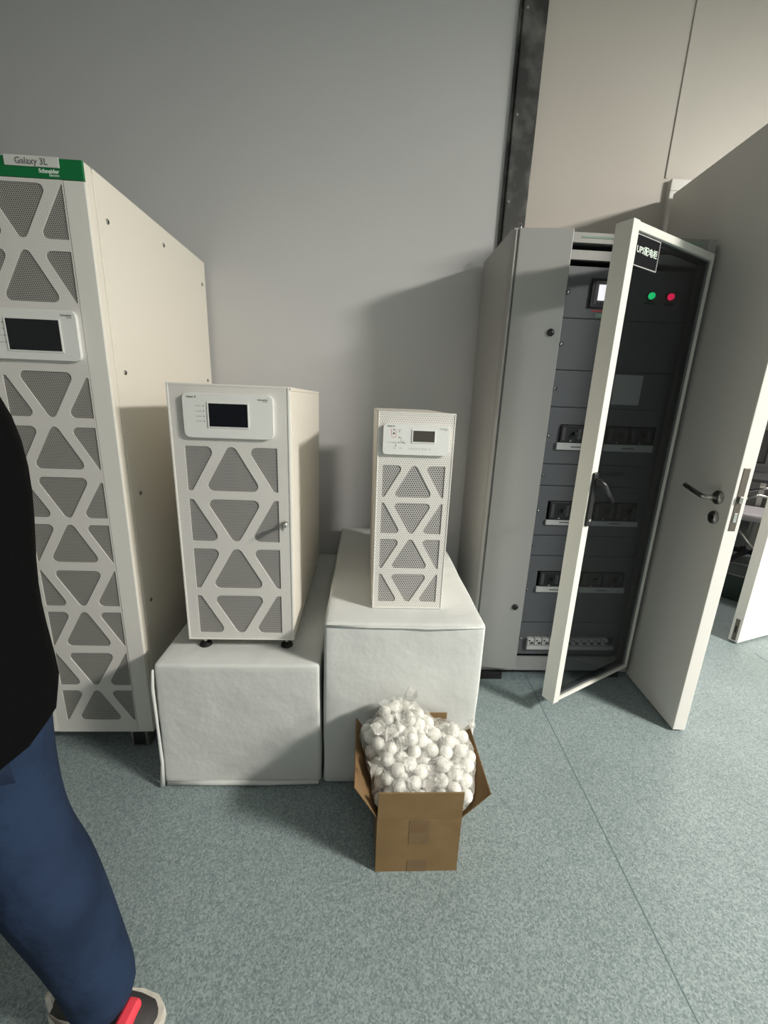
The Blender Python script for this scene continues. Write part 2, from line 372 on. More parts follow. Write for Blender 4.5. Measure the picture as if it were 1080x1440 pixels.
# ------------------------------------------------------------------ power cabinets
def cut_row(cx, x0, x1, T, B, up, r, hb):
    """three rounded cut-outs of one row: left piece, triangle, right piece"""
    k = 0.577; h = T - B
    def fl(pts): return pts if up else [(x, T + B - z) for x, z in pts][::-1]
    hw = (h + r) * k
    tri = [(cx - hw, B), (cx + hw, B), (cx, T + r)]
    ti = r * k + hb; bi = ti + h * k
    out = []
    for s in (-1, 1):
        xe = x0 if s < 0 else x1; w = abs(xe - cx)
        if bi < w - 0.004:
            pc = [(xe, T), (xe, B), (cx + s * bi, B), (cx + s * ti, T)]; rr = [r * .15, r * .15, r * .5, r]
        else:
            zz = T - (w - ti) / k if bi > w else B
            pc = [(xe, T), (xe, max(zz, B)), (cx + s * ti, T)]; rr = [r * .15, r * .35, r]
        if s > 0: pc = pc[::-1]; rr = rr[::-1]
        pts = round_poly(pc, rr)
        out.append(fl(pts))
    return [out[0], fl(round_poly(tri, r)), out[1]]

def front_panel(par, x0, x1, z0, z1, rows, th, m_band, m_mesh, name='front_door'):
    """rows: list of loops; front face at y=0, mesh inserts sit 3 mm behind"""
    outer = [(x0, z0), (x1, z0), (x1, z1), (x0, z1)]
    me = sheet([outer] + rows, th); me.transform(Matrix.Translation((0, th / 2, 0)))
    o = mesh_obj(name, me, m_band, par)
    for lp in rows:
        cx = sum(p[0] for p in lp) / len(lp); cz = sum(p[1] for p in lp) / len(lp)
        big = [(cx + (p[0] - cx) * 1.03, cz + (p[1] - cz) * 1.03) for p in lp]
        mi = sheet([big], 0.002); mi.transform(Matrix.Translation((0, 0.0035, 0)))
        mesh_obj('mesh_insert', mi, m_mesh, o)
    return o

def control_pad(par, x0, x1, z0, z1, sx0, sx1, sz0, sz1, scr='screen', y=-0.006, r=0.018):
    lp = round_poly([(x0, z0), (x1, z0), (x1, z1), (x0, z1)], r, 6)
    me = sheet([lp], 0.012); bm = bmesh.new(); bm.from_mesh(me)
    me2 = bpy.data.meshes.new('pad'); bm.to_mesh(me2); bm.free(); me2.transform(Matrix.Translation((0, y, 0)))
    p = mesh_obj('control_panel', me2, 'pad', par)
    fy0 = y - 0.006
    w = 0.0035
    MB().box(sx0 - w, sx0, fy0 - .002, fy0 + .001, sz0 - w, sz1 + w).box(sx1, sx1 + w, fy0 - .002, fy0 + .001, sz0 - w, sz1 + w)\
        .box(sx0, sx1, fy0 - .002, fy0 + .001, sz0 - w, sz0).box(sx0, sx1, fy0 - .002, fy0 + .001, sz1, sz1 + w).build('screen_bezel', 'pad', p)
    Bx('screen', scr, p, sx0, sx1, fy0 - .0006, fy0 + .001, sz0, sz1)
    return p, fy0

def brand(par, x, y, z, s, m):
    """small maker's lettering as printed on the fascia"""
    text('Schneider', s, m, par, (x, y, z), 'maker_lettering', align='RIGHT', bold=s * .02)
    text('Electric', s * .62, m, par, (x, y, z - s * .72), 'maker_lettering', align='RIGHT')

# --- large tower
BX0, BX1, BF, BB, BZ0, BZ1 = -1.172, -0.79, 1.385, 2.27, 0.072, 1.952
big = thing('power_cabinet', 'tallest white power cabinet with green header strip, standing on the floor', 'power cabinet', ((BX0 + BX1) / 2, BF, 0), group='white power cabinets')
ox = (BX0 + BX1) / 2; hw = (BX1 - BX0) / 2
Bx('body', 'whiteside', big, -hw + .002, hw - .004, 0.022, BB - BF, BZ0 + .002, BZ1 - .003, 0.002)
sp = Bx('side_panel', 'whiteside', big, hw - .004, hw, 0.04, BB - BF, BZ0 + .01, BZ1, 0.0015)
Bx('corner_post', 'whiteside', big, hw - .02, hw - .001, 0.006, 0.036, BZ0, BZ1, 0.002)
Bx('side_panel', 'whiteside', big, -hw, -hw + .003, 0.04, BB - BF, BZ0 + .01, BZ1, 0.001)
for y, z in ((1.472, 1.837), (1.844, 1.892), (2.223, 1.847), (1.473, 1.406), (2.212, 1.413), (1.479, 1.002), (2.21, 1.0), (1.467, 0.594), (2.21, .594), (1.47, .2)):
    s_ = MB().cyl((hw - .001, y - BF, z), (hw + .003, y - BF, z), 0.0085, 0.0065, seg=14).build('screw', 'steel', sp, True)
    MB().cyl((hw + .002, y - BF, z), (hw + .0035, y - BF, z), 0.0035, seg=8).build('screw_socket', 'black', s_)
rows = []
cxl = -0.982 - ox
for (T, B, up) in ((1.893, 1.757, 0), (1.727, 1.592, 1), (1.397, 1.26, 0), (1.231, 1.096, 1), (1.069, .932, 0), (.908, .773, 1), (.742, .607, 0), (.583, .447, 1), (.418, .282, 0), (.258, .126, 1)):
    rows += cut_row(cxl, -1.109 - ox, -0.855 - ox, T, B, up, 0.016, 0.035)
front_panel(big, -1.146 - ox, -0.8515 - ox, BZ0, 1.903, rows, 0.02, 'perf', 'mesh_big')
Bx('frame_stile', 'white', big, -0.8505 - ox, hw - .003, 0.0, 0.022, BZ0, 1.903, 0.0015)
Bx('frame_stile', 'white', big, -hw + .002, -1.147 - ox, 0.0, 0.022, BZ0, 1.903, 0.0015)
hd = Bx('header_strip', 'green', big, -hw + .002, hw - .003, -0.002, 0.022, 1.904, BZ1, 0.001)
tg = Bx('name_tag', 'tag', hd, -0.996 - ox, -0.853 - ox, -0.005, -0.0015, 1.929, BZ1 + .002, 0.0004)
text('Galaxy 3L', 0.0215, 'ink', hd, (-0.925 - ox, -0.0053, 1.9405), 'name_lettering', align='CENTER', bold=.0002)
text('Schneider', 0.0135, 'whiteink', hd, (-0.856 - ox, -0.0023, 1.9205), 'maker_lettering', align='RIGHT', bold=.0004)
text('Electric', 0.009, 'whiteink', hd, (-0.856 - ox, -0.0023, 1.9115), 'maker_lettering', align='RIGHT')
p, fy0 = control_pad(big, -1.128 - ox, -0.8615 - ox, 1.429, 1.57, -1.063 - ox, -0.911 - ox, 1.455, 1.5415)
brand(p, -0.871 - ox, fy0, 1.556, 0.0085, 'ink')
text('Galaxy 3L', 0.0075, 'ink', p, (-1.118 - ox, fy0, 1.556), 'model_lettering')
def leds(p, x, zs, fy0, k=1.0):
    for z, w in zip(zs, (.017, .015, .018, .019)):
        Bx('indicator', 'ink', p, x - .0012 * k, x + .0012 * k, fy0 - .0005, fy0 + .0002, z - .0018 * k, z + .0018 * k)
        Bx('indicator_caption', 'inklight', p, x - .006 - w * k, x - .006, fy0 - .0004, fy0 + .0002, z - .0008 * k, z + .0008 * k)
leds(p, -1.072 - ox, (1.53, 1.513, 1.494, 1.475), fy0)
for x in (hw - .09,):
    ft = Bx('base_bracket', 'steel', big, x - .003, x + .062, 0.004, 0.07, 0.0, BZ0, 0.001)
    Bx('bracket_pocket', 'black', ft, x + .006, x + .05, 0.002, 0.01, 0.008, BZ0 - .006)
for x in (-hw + .03, hw - .09): Bx('base_bracket', 'steel', big, x, x + .06, BB - BF - .08, BB - BF - .01, 0.0, BZ0, 0.001)
Bx('base_bracket', 'steel', big, -hw + .03, -hw + .09, 0.12, 0.19, 0.0, BZ0, 0.001)

# --- medium cabinet
MX0, MX1, MF, MBk, MZ0, MZ1 = -0.591, -0.2305, 1.31, 2.12, 0.527, 1.378
mid = thing('power_cabinet', 'medium white power cabinet with key in its door, on the left draped plinth', 'power cabinet', ((MX0 + MX1) / 2, MF, 0.488), group='white power cabinets')
ox = (MX0 + MX1) / 2; hw = (MX1 - MX0) / 2; z_ = 0.488
Bx('body', 'whiteside', mid, -hw + .001, hw - .003, 0.021, MBk - MF, MZ0 - z_, MZ1 - z_ - .004, 0.002)
Bx('top_cover', 'whiteside', mid, -hw, hw, 0.004, MBk - MF, MZ1 - z_ - .012, MZ1 - z_, 0.002)
Bx('side_panel', 'whiteside', mid, hw - .004, hw, 0.026, MBk - MF, MZ0 - z_ + .003, MZ1 - z_ - .014, 0.001)
Bx('side_panel', 'whiteside', mid, -hw, -hw + .004, 0.026, MBk - MF, MZ0 - z_ + .003, MZ1 - z_ - .014, 0.001)
rows = []
for (T, B, up) in ((1.194, 1.054, 1), (1.027, .887, 0), (.861, .721, 1), (.694, .554, 0)):
    rows += cut_row(-0.411 - ox, -0.551 - ox, -0.271 - ox, T - z_, B - z_, up, 0.018, 0.035)
fd = front_panel(mid, -hw + .001, hw - .001, MZ0 - z_, MZ1 - z_ - .001, rows, 0.02, 'perf', 'mesh')
MB().box(-hw, -hw + .006, -0.0015, 0.02, MZ0 - z_, MZ1 - z_, .001).box(hw - .006, hw, -0.0015, 0.02, MZ0 - z_, MZ1 - z_, .001)\
    .box(-hw + .006, hw - .006, -0.0015, 0.02, MZ1 - z_ - .006, MZ1 - z_, .001).box(-hw + .006, hw - .006, -0.0015, 0.02, MZ0 - z_, MZ0 - z_ + .006, .001).build('door_rim', 'white', fd)
lk = MB().cyl((-0.252 - ox, 0.001, .951 - z_), (-0.252 - ox, -0.012, .951 - z_), 0.0105, 0.009, seg=16).build('lock', 'chrome', fd, True)
MB().box(-0.2535 - ox, -0.2505 - ox, -0.035, -0.011, .945 - z_, .957 - z_, .001).cyl((-0.2535 - ox, -0.04, .951 - z_), (-0.2505 - ox, -0.04, .951 - z_), 0.011, seg=14).build('key', 'steel', lk)
p, fy0 = control_pad(mid, -0.542 - ox, -0.278 - ox, 1.221 - z_, 1.351 - z_, -0.467 - ox, -0.3525 - ox, 1.255 - z_, 1.3225 - z_)
brand(p, -0.292 - ox, fy0, 1.337 - z_, 0.0075, 'ink'); text('Galaxy 3L', 0.0075, 'ink', p, (-0.53 - ox, fy0, 1.3395 - z_), 'model_lettering', bold=.0002)
leds(p, -0.4815 - ox, (1.314 - z_, 1.299 - z_, 1.284 - z_, 1.27 - z_), fy0)
for x in (-0.547 - ox, -0.262 - ox):
    for y in (0.03, MBk - MF - .06):
        ft = MB().cyl((x, y, 0), (x, y, 0.008), 0.0215, 0.0195, seg=20).cyl((x, y, 0.008), (x, y, 0.015), 0.0175, 0.008, seg=20).build('levelling_foot', 'blackrub', mid)
        MB().cyl((x, y, 0.013), (x, y, MZ0 - z_), 0.0065, seg=12).build('foot_stem', 'chrome', ft)

# --- small cabinet
SX0, SX1, SF, SB, SZ0, SZ1 = 0.0385, 0.2815, 1.325, 1.96, 0.647, 1.318
sm = thing('power_cabinet', 'small narrow white power cabinet standing on the taller draped plinth', 'power cabinet', ((SX0 + SX1) / 2, SF, 0.648), group='white power cabinets')
ox = (SX0 + SX1) / 2; hw = (SX1 - SX0) / 2; z_ = 0.648
Bx('body', 'whiteside', sm, -hw + .001, hw - .001, 0.016, SB - SF, 0.0, SZ1 - z_ - .002, 0.002)
Bx('side_panel', 'whiteside', sm, -hw - .002, -hw + .002, 0.024, SB - SF, 0.004, SZ1 - z_ - .004, 0.001)
Bx('side_panel', 'whiteside', sm, hw - .002, hw + .002, 0.024, SB - SF, 0.004, SZ1 - z_ - .004, 0.001)
rows = []
for (T, B, up) in ((1.151, 1.047, 1), (1.027, .923, 0), (.902, .798, 1), (.777, .673, 0)):
    rows += cut_row(0.1595 - ox, 0.058 - ox, 0.2595 - ox, T - z_, B - z_, up, 0.012, 0.026)
fd = front_panel(sm, -hw + .001, hw - .001, 0.001, SZ1 - z_, rows, 0.016, 'perf_small', 'mesh_small', 'front_cover')
MB().box(-hw, -hw + .004, -0.0015, 0.016, 0, SZ1 - z_, .001).box(hw - .004, hw, -0.0015, 0.016, 0, SZ1 - z_, .001)\
    .box(-hw + .004, hw - .004, -0.0015, 0.016, SZ1 - z_ - .005, SZ1 - z_, .001).box(-hw + .004, hw - .004, -0.0015, 0.016, 0, 0.004, .001).build('cover_rim', 'white', fd)
p, fy0 = control_pad(sm, 0.0555 - ox, 0.263 - ox, 1.187 - z_, 1.281 - z_, 0.1485 - ox, 0.216 - ox, 1.2285 - z_, 1.2625 - z_, 'lcd', r=0.012)
brand(p, 0.256 - ox, fy0, 1.2705 - z_, 0.006, 'inklight'); text('Galaxy 3L', 0.006, 'ink', p, (0.067 - ox, fy0, 1.2745 - z_), 'model_lettering', bold=.0002)
def ln(m, a, b, w=.0007):
    (xa, za), (xb, zb) = a, b
    Bx('diagram_line', m, p, min(xa, xb) - w, max(xa, xb) + w, fy0 - .0004, fy0 + .0002, min(za, zb) - w, max(za, zb) + w)
Q = lambda x, z: (x - ox, z - z_)
ln('red', Q(.081, 1.2665), Q(.081, 1.247), .0004); ln('red', Q(.081, 1.247), Q(.096, 1.2405), .0003) if False else ln('red', Q(.081, 1.2405), Q(.096, 1.2405), .0004); ln('red', Q(.095, 1.2665), Q(.095, 1.2405), .0003)
ln('inklight', Q(.1055, 1.2405), Q(.1115, 1.2405)); ln('inklight', Q(.1115, 1.2405), Q(.1115, 1.2245)); ln('inklight', Q(.069, 1.2245), Q(.083, 1.2245)); ln('inklight', Q(.093, 1.2245), Q(.099, 1.2245)); ln('inklight', Q(.106, 1.2245), Q(.118, 1.2245)); ln('ink', Q(.0955, 1.222), Q(.0955, 1.214), .0005)
for (x, z, r) in ((.0885, 1.2635, .0022), (.0885, 1.2525, .0032), (.1055, 1.2405, .0018), (.0885, 1.2245, .0016), (.1045, 1.2245, .0017), (.119, 1.2245, .002), (.1235, 1.2235, .0015), (.0955, 1.2145, .0018), (.1055, 1.2585, .0016)):
    MB().cyl((x - ox, fy0 - .0008, z - z_), (x - ox, fy0 + .0002, z - z_), r, seg=10).build('push_button' if r > .003 else 'indicator', 'ink', p)
for (x, w, z) in ((.106, .010, 1.2635), (.092, .008, 1.207), (.112, .009, 1.2075), (.117, .006, 1.229)):
    Bx('indicator_caption', 'inklight', p, x - w / 2 - ox, x + w / 2 - ox, fy0 - .0004, fy0 + .0002, z - .0008 - z_, z + .0008 - z_)
for i, x in enumerate((.141, .150, .160, .170, .181, .190, .203)):
    me = sheet([round_poly([(x - .0034 - ox, 1.2035 - z_), (x + .0034 - ox, 1.2035 - z_), (x + .0034 - ox, 1.2095 - z_), (x - .0034 - ox, 1.2095 - z_)], .001)], .0006)
    me.transform(Matrix.Translation((0, fy0, 0))); mesh_obj('key_button', me, 'tag', p)

# ------------------------------------------------------------------ plinths under white cloth
def plinth(label, x0, x1, y0, y1, h, seed):
    t = thing('draped_plinth', label, 'plinth', ((x0 + x1) / 2, (y0 + y1) / 2, 0))
    b = MB(); hx, hy = (x1 - x0) / 2, (y1 - y0) / 2
    b.box(-hx, hx, -hy, hy, 0.001, h, 0.012, 3)
    bmesh.ops.subdivide_edges(b.bm, edges=[e for e in b.bm.edges if e.calc_length() > 0.2], cuts=26, use_grid_fill=True)
    b.bm.normal_update()
    for v in b.bm.verts:
        if v.co.z < 0.01: continue
        q = v.co * 3.2 + Vector((seed, seed * 2, 0)); a = noise.noise(q) * 0.004 + noise.noise(q * 3.1) * 0.0015
        if v.co.z > h - 0.002: a = min(a * 0.3, 0.0)
        if v.co.y < -hy + .02 and v.co.z < .12: a += 0.003 * (1 - v.co.z / .12)
        v.co += v.normal * a
    o = b.build('cloth_cover', 'cloth', t, True)
    return t
p1 = plinth('low plinth draped in white cloth carrying the medium power cabinet', -0.678, -0.131, 1.218, 2.27, 0.488, 1.3)
# loose vertical fold along the left front edge
b = MB(); 
b.tube([(-.2735 + .002, -.527, .47), (-.2735 - .004, -.53, .40), (-.2735 - .003, -.529, .25), (-.2735 - .001, -.531, .1), (-.2735 - .006, -.536, .006)], [.004, .006, .005, .006, .009], 8)
b.build('cloth_fold', 'cloth', p1, True)
MB().tube([(-.262, -.532, .012), (-.1, -.533, .013), (.1, -.532, .011), (.268, -.531, .012)], [.008, .009, .009, .007], 8).build('hem', 'cloth', p1, True)
p2 = plinth('tall plinth draped in white cloth carrying the small power cabinet', -0.119, 0.415, 1.217, 2.27, 0.647, 4.1)
MB().tube([(-.262, -.529, .640), (-.12, -.531, .6385), (0.0, -.530, .637), (.08, -.532, .6365), (.18, -.530, .638), (.262, -.528, .640)], [.003, .004, .004, .005, .004, .003], 8).build('cloth_fold', 'cloth', p2, True)

# ------------------------------------------------------------------ carton with flaps
CX0, CX1, CY0, CY1, CZ = 0.0615, 0.3045, 0.92, 1.185, 0.198
ct = thing('cardboard_box', 'open brown cardboard box with splayed flaps, standing on the floor', 'box', ((CX0 + CX1) / 2, (CY0 + CY1) / 2, 0), 0.0)
hx = (CX1 - CX0) / 2; hy = (CY1 - CY0) / 2; tt = 0.004
Bx('front_wall', 'card', ct, -hx, hx, -hy, -hy + tt, 0, CZ); Bx('back_wall', 'card', ct, -hx, hx, hy - tt, hy, 0, CZ)
Bx('side_wall', 'card', ct, -hx, -hx + tt, -hy + tt, hy - tt, 0, CZ); Bx('side_wall', 'card', ct, hx - tt, hx, -hy + tt, hy - tt, 0, CZ)
Bx('bottom', 'card_in', ct, -hx + tt, hx - tt, -hy + tt, hy - tt, 0.0, 0.004)
def flap(L, W, ang, pos, rz):
    b = MB(); b.box(-W / 2, W / 2, -tt / 2, tt / 2, 0.001, L, 0.0008, 1)
    o = b.build('flap', 'card_in' if ang > .1 else 'card', ct); o.location = pos; o.rotation_euler = (ang, 0, rz); return o
flap(0.098, 2 * hx, 0.03, (0, -hy + .002, CZ), 0)
flap(0.135, 2 * hx - .006, -0.02 , (0, hy - .002, CZ), 0)
flap(0.135, 2 * hy - .004, math.radians(31), (-hx + .002, 0, CZ), -math.pi / 2)
flap(0.118, 2 * hy - .004, math.radians(42), (hx - .002, 0, CZ), math.pi / 2)
Bx('tape', 'tape', ct, -0.028, 0.03, -hy - .0008, -hy + .001, 0.11, CZ - .002); Bx('tape', 'tape', ct, -0.028, 0.03, -hy - .0008, -hy + .001, 0.0, 0.045)
for i, (z, n_) in enumerate(((.178, 7), (.170, 8), (.162, 6), (.154, 7))):      # faint printed block and arrows
    Bx('print', 'card_in', ct, -.024, -.024 + n_ * .0065, -hy - .0011, -hy - .0007, z - .0022, z + .0022)

# ------------------------------------------------------------------ balls in a clear bag
R_B = 0.0196
def dome(x, y):
    a = 1 - ((x - .135) / .158) ** 2 - ((y - 1.09) / .17) ** 2
    b_ = 1 - ((x - .265) / .142) ** 2 - ((y - 1.06) / .16) ** 2
    za = .215 + .285 * math.sqrt(a) if a > 0 else 0
    zb = .205 + .235 * math.sqrt(b_) if b_ > 0 else 0
    return max(za, zb)
P = []
tries = 0
while len(P) < 175 and tries < 60000:
    tries += 1
    x = random.uniform(.0, .385); y = random.uniform(.945, 1.175); z = random.uniform(.19, .49)
    h = dome(x, y)
    if z < h - R_B and z > h - 0.095: P.append((x, y, z))
P = np.array(P)
for it in range(500):
    d = P[:, None] - P[None]; dist = np.linalg.norm(d, axis=2) + np.eye(len(P))
    ov = np.clip(2 * R_B - dist, 0, None); np.fill_diagonal(ov, 0)
    P += 0.35 * (d / dist[..., None] * ov[..., None]).sum(1)
    if it < 440: P[:, 2] -= 0.0002
    if it < 460:
        for i in range(len(P)):
            x, y, z = P[i]; h = dome(x, y)
            if h == 0:
                P[i, 0] += (.19 - x) * .05; P[i, 1] += (1.07 - y) * .05
            elif z > h - R_B * .7: P[i, 2] -= (z - h + R_B * .7) * .5
    # keep clear of box front flap, side flaps, back flap and floor of the pile
    P[:, 1] = np.clip(P[:, 1], .927 + R_B, 1.178 - R_B)
    low = P[:, 2] < .2
    P[:, 2] = np.maximum(P[:, 2], .19)
    xl = .0655 - np.maximum(P[:, 2] - CZ, 0) * math.tan(math.radians(31)) + R_B * 1.17 + .002
    xr = .3005 + np.maximum(P[:, 2] - CZ, 0) * math.tan(math.radians(42)) - R_B * 1.35 - .003
    P[:, 0] = np.where(P[:, 2] < .34, np.maximum(P[:, 0], xl), np.maximum(P[:, 0], .02))
    P[:, 0] = np.where(P[:, 2] < .30, np.minimum(P[:, 0], xr), np.minimum(P[:, 0], .375))
me = None
bm = bmesh.new(); bmesh.ops.create_icosphere(bm, subdivisions=3, radius=R_B)
bme = bpy.data.meshes.new('ball'); bm.to_mesh(bme); bm.free(); bme.materials.append(M['ball'])
for q in bme.polygons: q.use_smooth = True
for x, y, z in P:
    o = bpy.data.objects.new('ball', bme); o.location = (x, y, z); col.objects.link(o)
    tag(o, 'white ball inside the clear bag in the cardboard box', 'ball', 'white balls bagged in the cardboard box')
# film that follows the pile
C0 = Vector((.19, 1.065, .255))
U, V = 96, 48
cloud = P.copy()
def hull(dv):
    """distance from C0 along dv to the skin of the balls"""
    rel = cloud - np.array(C0); t = rel @ np.array(dv); perp2 = (rel ** 2).sum(1) - t ** 2
    ok = (perp2 < (R_B * 1.9) ** 2) & (t > 0)
    return (t[ok].max() + R_B * .75) if ok.any() else 0.1
G = np.zeros((V + 1, U))
for j in range(V + 1):
    el = math.radians(-18 + 108 * j / V)
    for i in range(U):
        az = 2 * math.pi * i / U
        G[j, i] = hull((math.cos(el) * math.cos(az), math.cos(el) * math.sin(az), math.sin(el)))
for _ in range(2):
    G = np.maximum(G, (np.roll(G, 1, 1) + np.roll(G, -1, 1)) / 2 )
    Gs = (G + np.roll(G, 1, 1) + np.roll(G, -1, 1)); Gs[1:-1] += G[:-2] + G[2:]; Gs[1:-1] /= 5; Gs[[0, -1]] /= 3; G = np.maximum(Gs, G * .985)
bm = bmesh.new(); gr = []
for j in range(V + 1):
    el = math.radians(-18 + 108 * j / V); row = []
    for i in range(U):
        az = 2 * math.pi * i / U; dv = Vector((math.cos(el) * math.cos(az), math.cos(el) * math.sin(az), math.sin(el)))
        rr = G[j, i] + 0.003 + 0.004 * noise.noise(dv * 9)
        c_ = C0 + dv * rr
        c_.y = min(max(c_.y, .926), 1.178)
        if c_.z < .36:
            c_.x = max(c_.x, .0655 - max(c_.z - CZ, 0) * math.tan(math.radians(31)) + .004); c_.x = min(c_.x, .3005 + max(c_.z - CZ, 0) * math.tan(math.radians(42)) - .005)
        row.append(bm.verts.new(c_))
    gr.append(row)
for j in range(V):
    for i in range(U): bm.faces.new((gr[j][i], gr[j][(i + 1) % U], gr[j + 1][(i + 1) % U], gr[j + 1][i]))
bag = thing('plastic_bag', 'crinkled clear plastic bag of white balls heaped in the cardboard box', 'bag', (0, 0, 0))
me = bpy.data.meshes.new('film'); bm.to_mesh(me); bm.free()
for q in me.polygons: q.use_smooth = True
mesh_obj('film', me, 'film', bag)
# gathered neck and loose creased ends of the film
def frill(c, axis, L, R, n, seed, name):
    bm = bmesh.new(); ax = Vector(axis).normalized(); up = Vector((0, 0, 1)) if abs(ax.z) < .9 else Vector((1, 0, 0))
    e1 = ax.cross(up).normalized(); e2 = ax.cross(e1); rr = random.Random(seed); ring = []
    ph = [rr.uniform(.5, 1.3) for _ in range(n)]
    for j in range(7):
        s = j / 6; row = []
        for i in range(n):
            a = 2 * math.pi * i / n; rad = R * (0.25 + .9 * s ** 1.4) * (1 + .45 * s * math.sin(3 * a + seed) + .3 * (ph[i] - .9))
            row.append(bm.verts.new(Vector(c) + ax * (L * s * ph[i]) + (e1 * math.cos(a) + e2 * math.sin(a)) * rad))
        ring.append(row)
    for j in range(6):
        for i in range(n): bm.faces.new((ring[j][i], ring[j][(i + 1) % n], ring[j + 1][(i + 1) % n], ring[j + 1][i]))
    me = bpy.data.meshes.new(name); bm.to_mesh(me); bm.free(); mesh_obj(name, me, 'film', bag)
top = P[P[:, 2].argmax()]
frill((.135, 1.06, .452), (-.2, -.3, .6), .035, .04, 16, 1, 'gathered_neck')
frill((.10, 1.0, .43), (-.5, -.6, .35), .035, .03, 12, 2, 'loose_end')
frill((.335, 1.08, .36), (.8, .2, .5), .04, .012, 10, 3, 'loose_end')
frill((.055, .965, .34), (-.3, -.8, .3), .02, .018, 9, 4, 'loose_end')
frill((.27, .96, .33), (.1, -.8, .4), .018, .02, 9, 5, 'loose_end')
def cord(pts): MB().tube(pts, .0009, 5).build('drawstring', 'ball', bag, True)
cord([(.175, 1.03, .455), (.20, 1.02, .445), (.235, 1.0, .42), (.245, .99, .40)])
cord([(.095, .985, .42), (.11, .975, .40), (.12, .965, .385), (.135, .962, .388)])

# ------------------------------------------------------------------ distribution cabinet
KX0, KX1, KF, KB, KT = 0.557, 1.378, 1.83, 2.265, 2.015
kb = thing('distribution_cabinet', 'tall grey electrical distribution cabinet with open glass door beside the room door', 'electrical cabinet', (0, 0, 0))
dz = 0.036
Bx('side_panel', 'cab', kb, KX0, KX0 + .012, KF + .012, KB, dz, KT, 0.002)
MB().box(KX0, KX0 + .02, KF - .004, KF + .02, dz, KT, .002).box(KX0 + .002, KX0 + .008, KF - .02, KF - .004, dz + .02, KT - .01, .002).build('corner_post', 'cab', kb)
Bx('side_panel', 'cab', kb, KX1 - .012, KX1, KF, KB, dz, KT, 0.002)
Bx('back_panel', 'cab', kb, KX0 + .012, KX1 - .012, KB - .01, KB, dz, KT)
Bx('roof_panel', 'cab', kb, KX0, KX1, KF + .03, KB, KT - .004, KT + .004, 0.001)
Bx('divider', 'cab_in', kb, 0.782, 0.796, KF + .005, KB - .01, dz, KT - .01, 0.001)
Bx('kick_plate', 'cab', kb, 0.57, KX1 - .012, KF + .006, KF + .02, dz, 0.112, 0.001)
Bx('front_stile', 'cab', kb, 1.345, KX1, KF - .002, KF + .03, dz, KT, 0.002)
for x, y in ((0.66, 1.85), (1.28, 1.87), (0.66, 2.2), (1.28, 2.2)):
    Bx('foot', 'blackrub', kb, x - .055, x + .065, y - .04, y + .04, 0.0, dz + .002, 0.003)
# top rails
tr = Bx('top_rail', 'rail', kb, 0.79, KX1 - .012, KF + .0, KF + .025, 1.978, KT, 0.001); Bx('rail_stripe', 'copper', tr, 0.83, 1.33, KF - .0015, KF + .002, 1.995, 2.002)
Bx('cross_rail', 'rail', kb, 0.796, 1.345, KF + .012, KF + .03, 1.922, 1.957, 0.001)
# narrow ajar door on the left bay
nd = MB().box(0, 0.205, -0.018, 0.0, 0.072, 2.012, 0.003).build('narrow_door', 'cab', kb); nd.location = (0.577, 1.832, 0); nd.rotation_euler = (0, 0, math.radians(-7.3))
for z in (1.64, 0.415):
    k_ = MB().cyl((0.165, -.018, z), (0.165, -.024, z), 0.015, 0.013, seg=20).build('cam_lock', 'black', nd, True)
    MB().box(0.1645 - .004, 0.1645 + .004, -.0255, -.0235, z - .007, z + .007).build('lock_slot', 'blackrub', k_)
# stacked front plates
IY = 1.86
zs = [1.905, 1.71, 1.505, 1.351, 1.10, 1.0, 0.76, 0.657, 0.30, 0.115]
holes = {3: [(0.865, 1.305, 1.197, 1.277)], 5: [(0.858, 1.29, 0.838, 0.928)], 7: [(0.855, 1.295, 0.499, 0.577)], 8: [(0.846, 1.30, 0.174, 0.218)]}
for i in range(len(zs) - 1):
    hi, lo = zs[i] - .0015, zs[i + 1] + .0015
    out = [(0.80, lo), (1.36, lo), (1.36, hi), (0.80, hi)]
    me = sheet([out] + [[(a, c_), (b2, c_), (b2, d_), (a, d_)] for a, b2, c_, d_ in holes.get(i, [])], 0.003); me.transform(Matrix.Translation((0, IY, 0)))
    pl = mesh_obj('front_plate', me, 'cab_in', kb)
    for x in (0.815, 1.345):
        MB().cyl((x, IY - .0015, (hi + lo) / 2), (x, IY - .007, (hi + lo) / 2), 0.0085 if i < 3 else .0055, seg=12).build('fastener', 'chrome', pl, True)
Bx('plate_backing', 'gasket', kb, 0.80, 1.36, IY + .06, IY + .064, 0.112, 1.91)
# breaker rows
proto = None
def breaker(x, z0, z1, w):
    o = Bx('circuit_breaker', 'breaker', kb, -w / 2, w / 2, -0.012, 0.05, 0, z1 - z0, 0.003); o.location = (x, IY, z0)
    h = z1 - z0
    Bx('breaker_cover', 'breaker2', o, -w / 2 + .006, -w / 2 + .022, -.0145, -.011, h * .12, h * .88, .001)
    Bx('toggle', 'breaker', o, -.006 + .012, .022, -.03, -.01, h * .42, h * .62, .002)
    Bx('toggle_plate', 'breaker2', o, .026, w / 2 - .006, -.0145, -.011, h * .2, h * .8, .001)
    Bx('rating_mark', 'striplabel', o, -.004, .004, -.0128, -.0118, h * .06, h * .11)
    return o
for z0, z1, s0 in ((1.199, 1.274, 1.166), (0.84, 0.926, 0.814), (0.50, 0.575, 0.469)):
    for k in range(4): breaker(0.915 + k * 0.106, z0, z1, 0.1)
    for a, b2 in ((0.855, 1.045), (1.075, 1.30)):
        st = Bx('label_strip', 'striplabel', kb, a, b2, IY - .012, IY - .0012, s0, z0 - .002, 0.001)
        Bx('strip_lettering', 'ink', st, (a + b2) / 2 - .03, (a + b2) / 2 + .025, IY - .0126, IY - .0118, s0 + .011, s0 + .016)
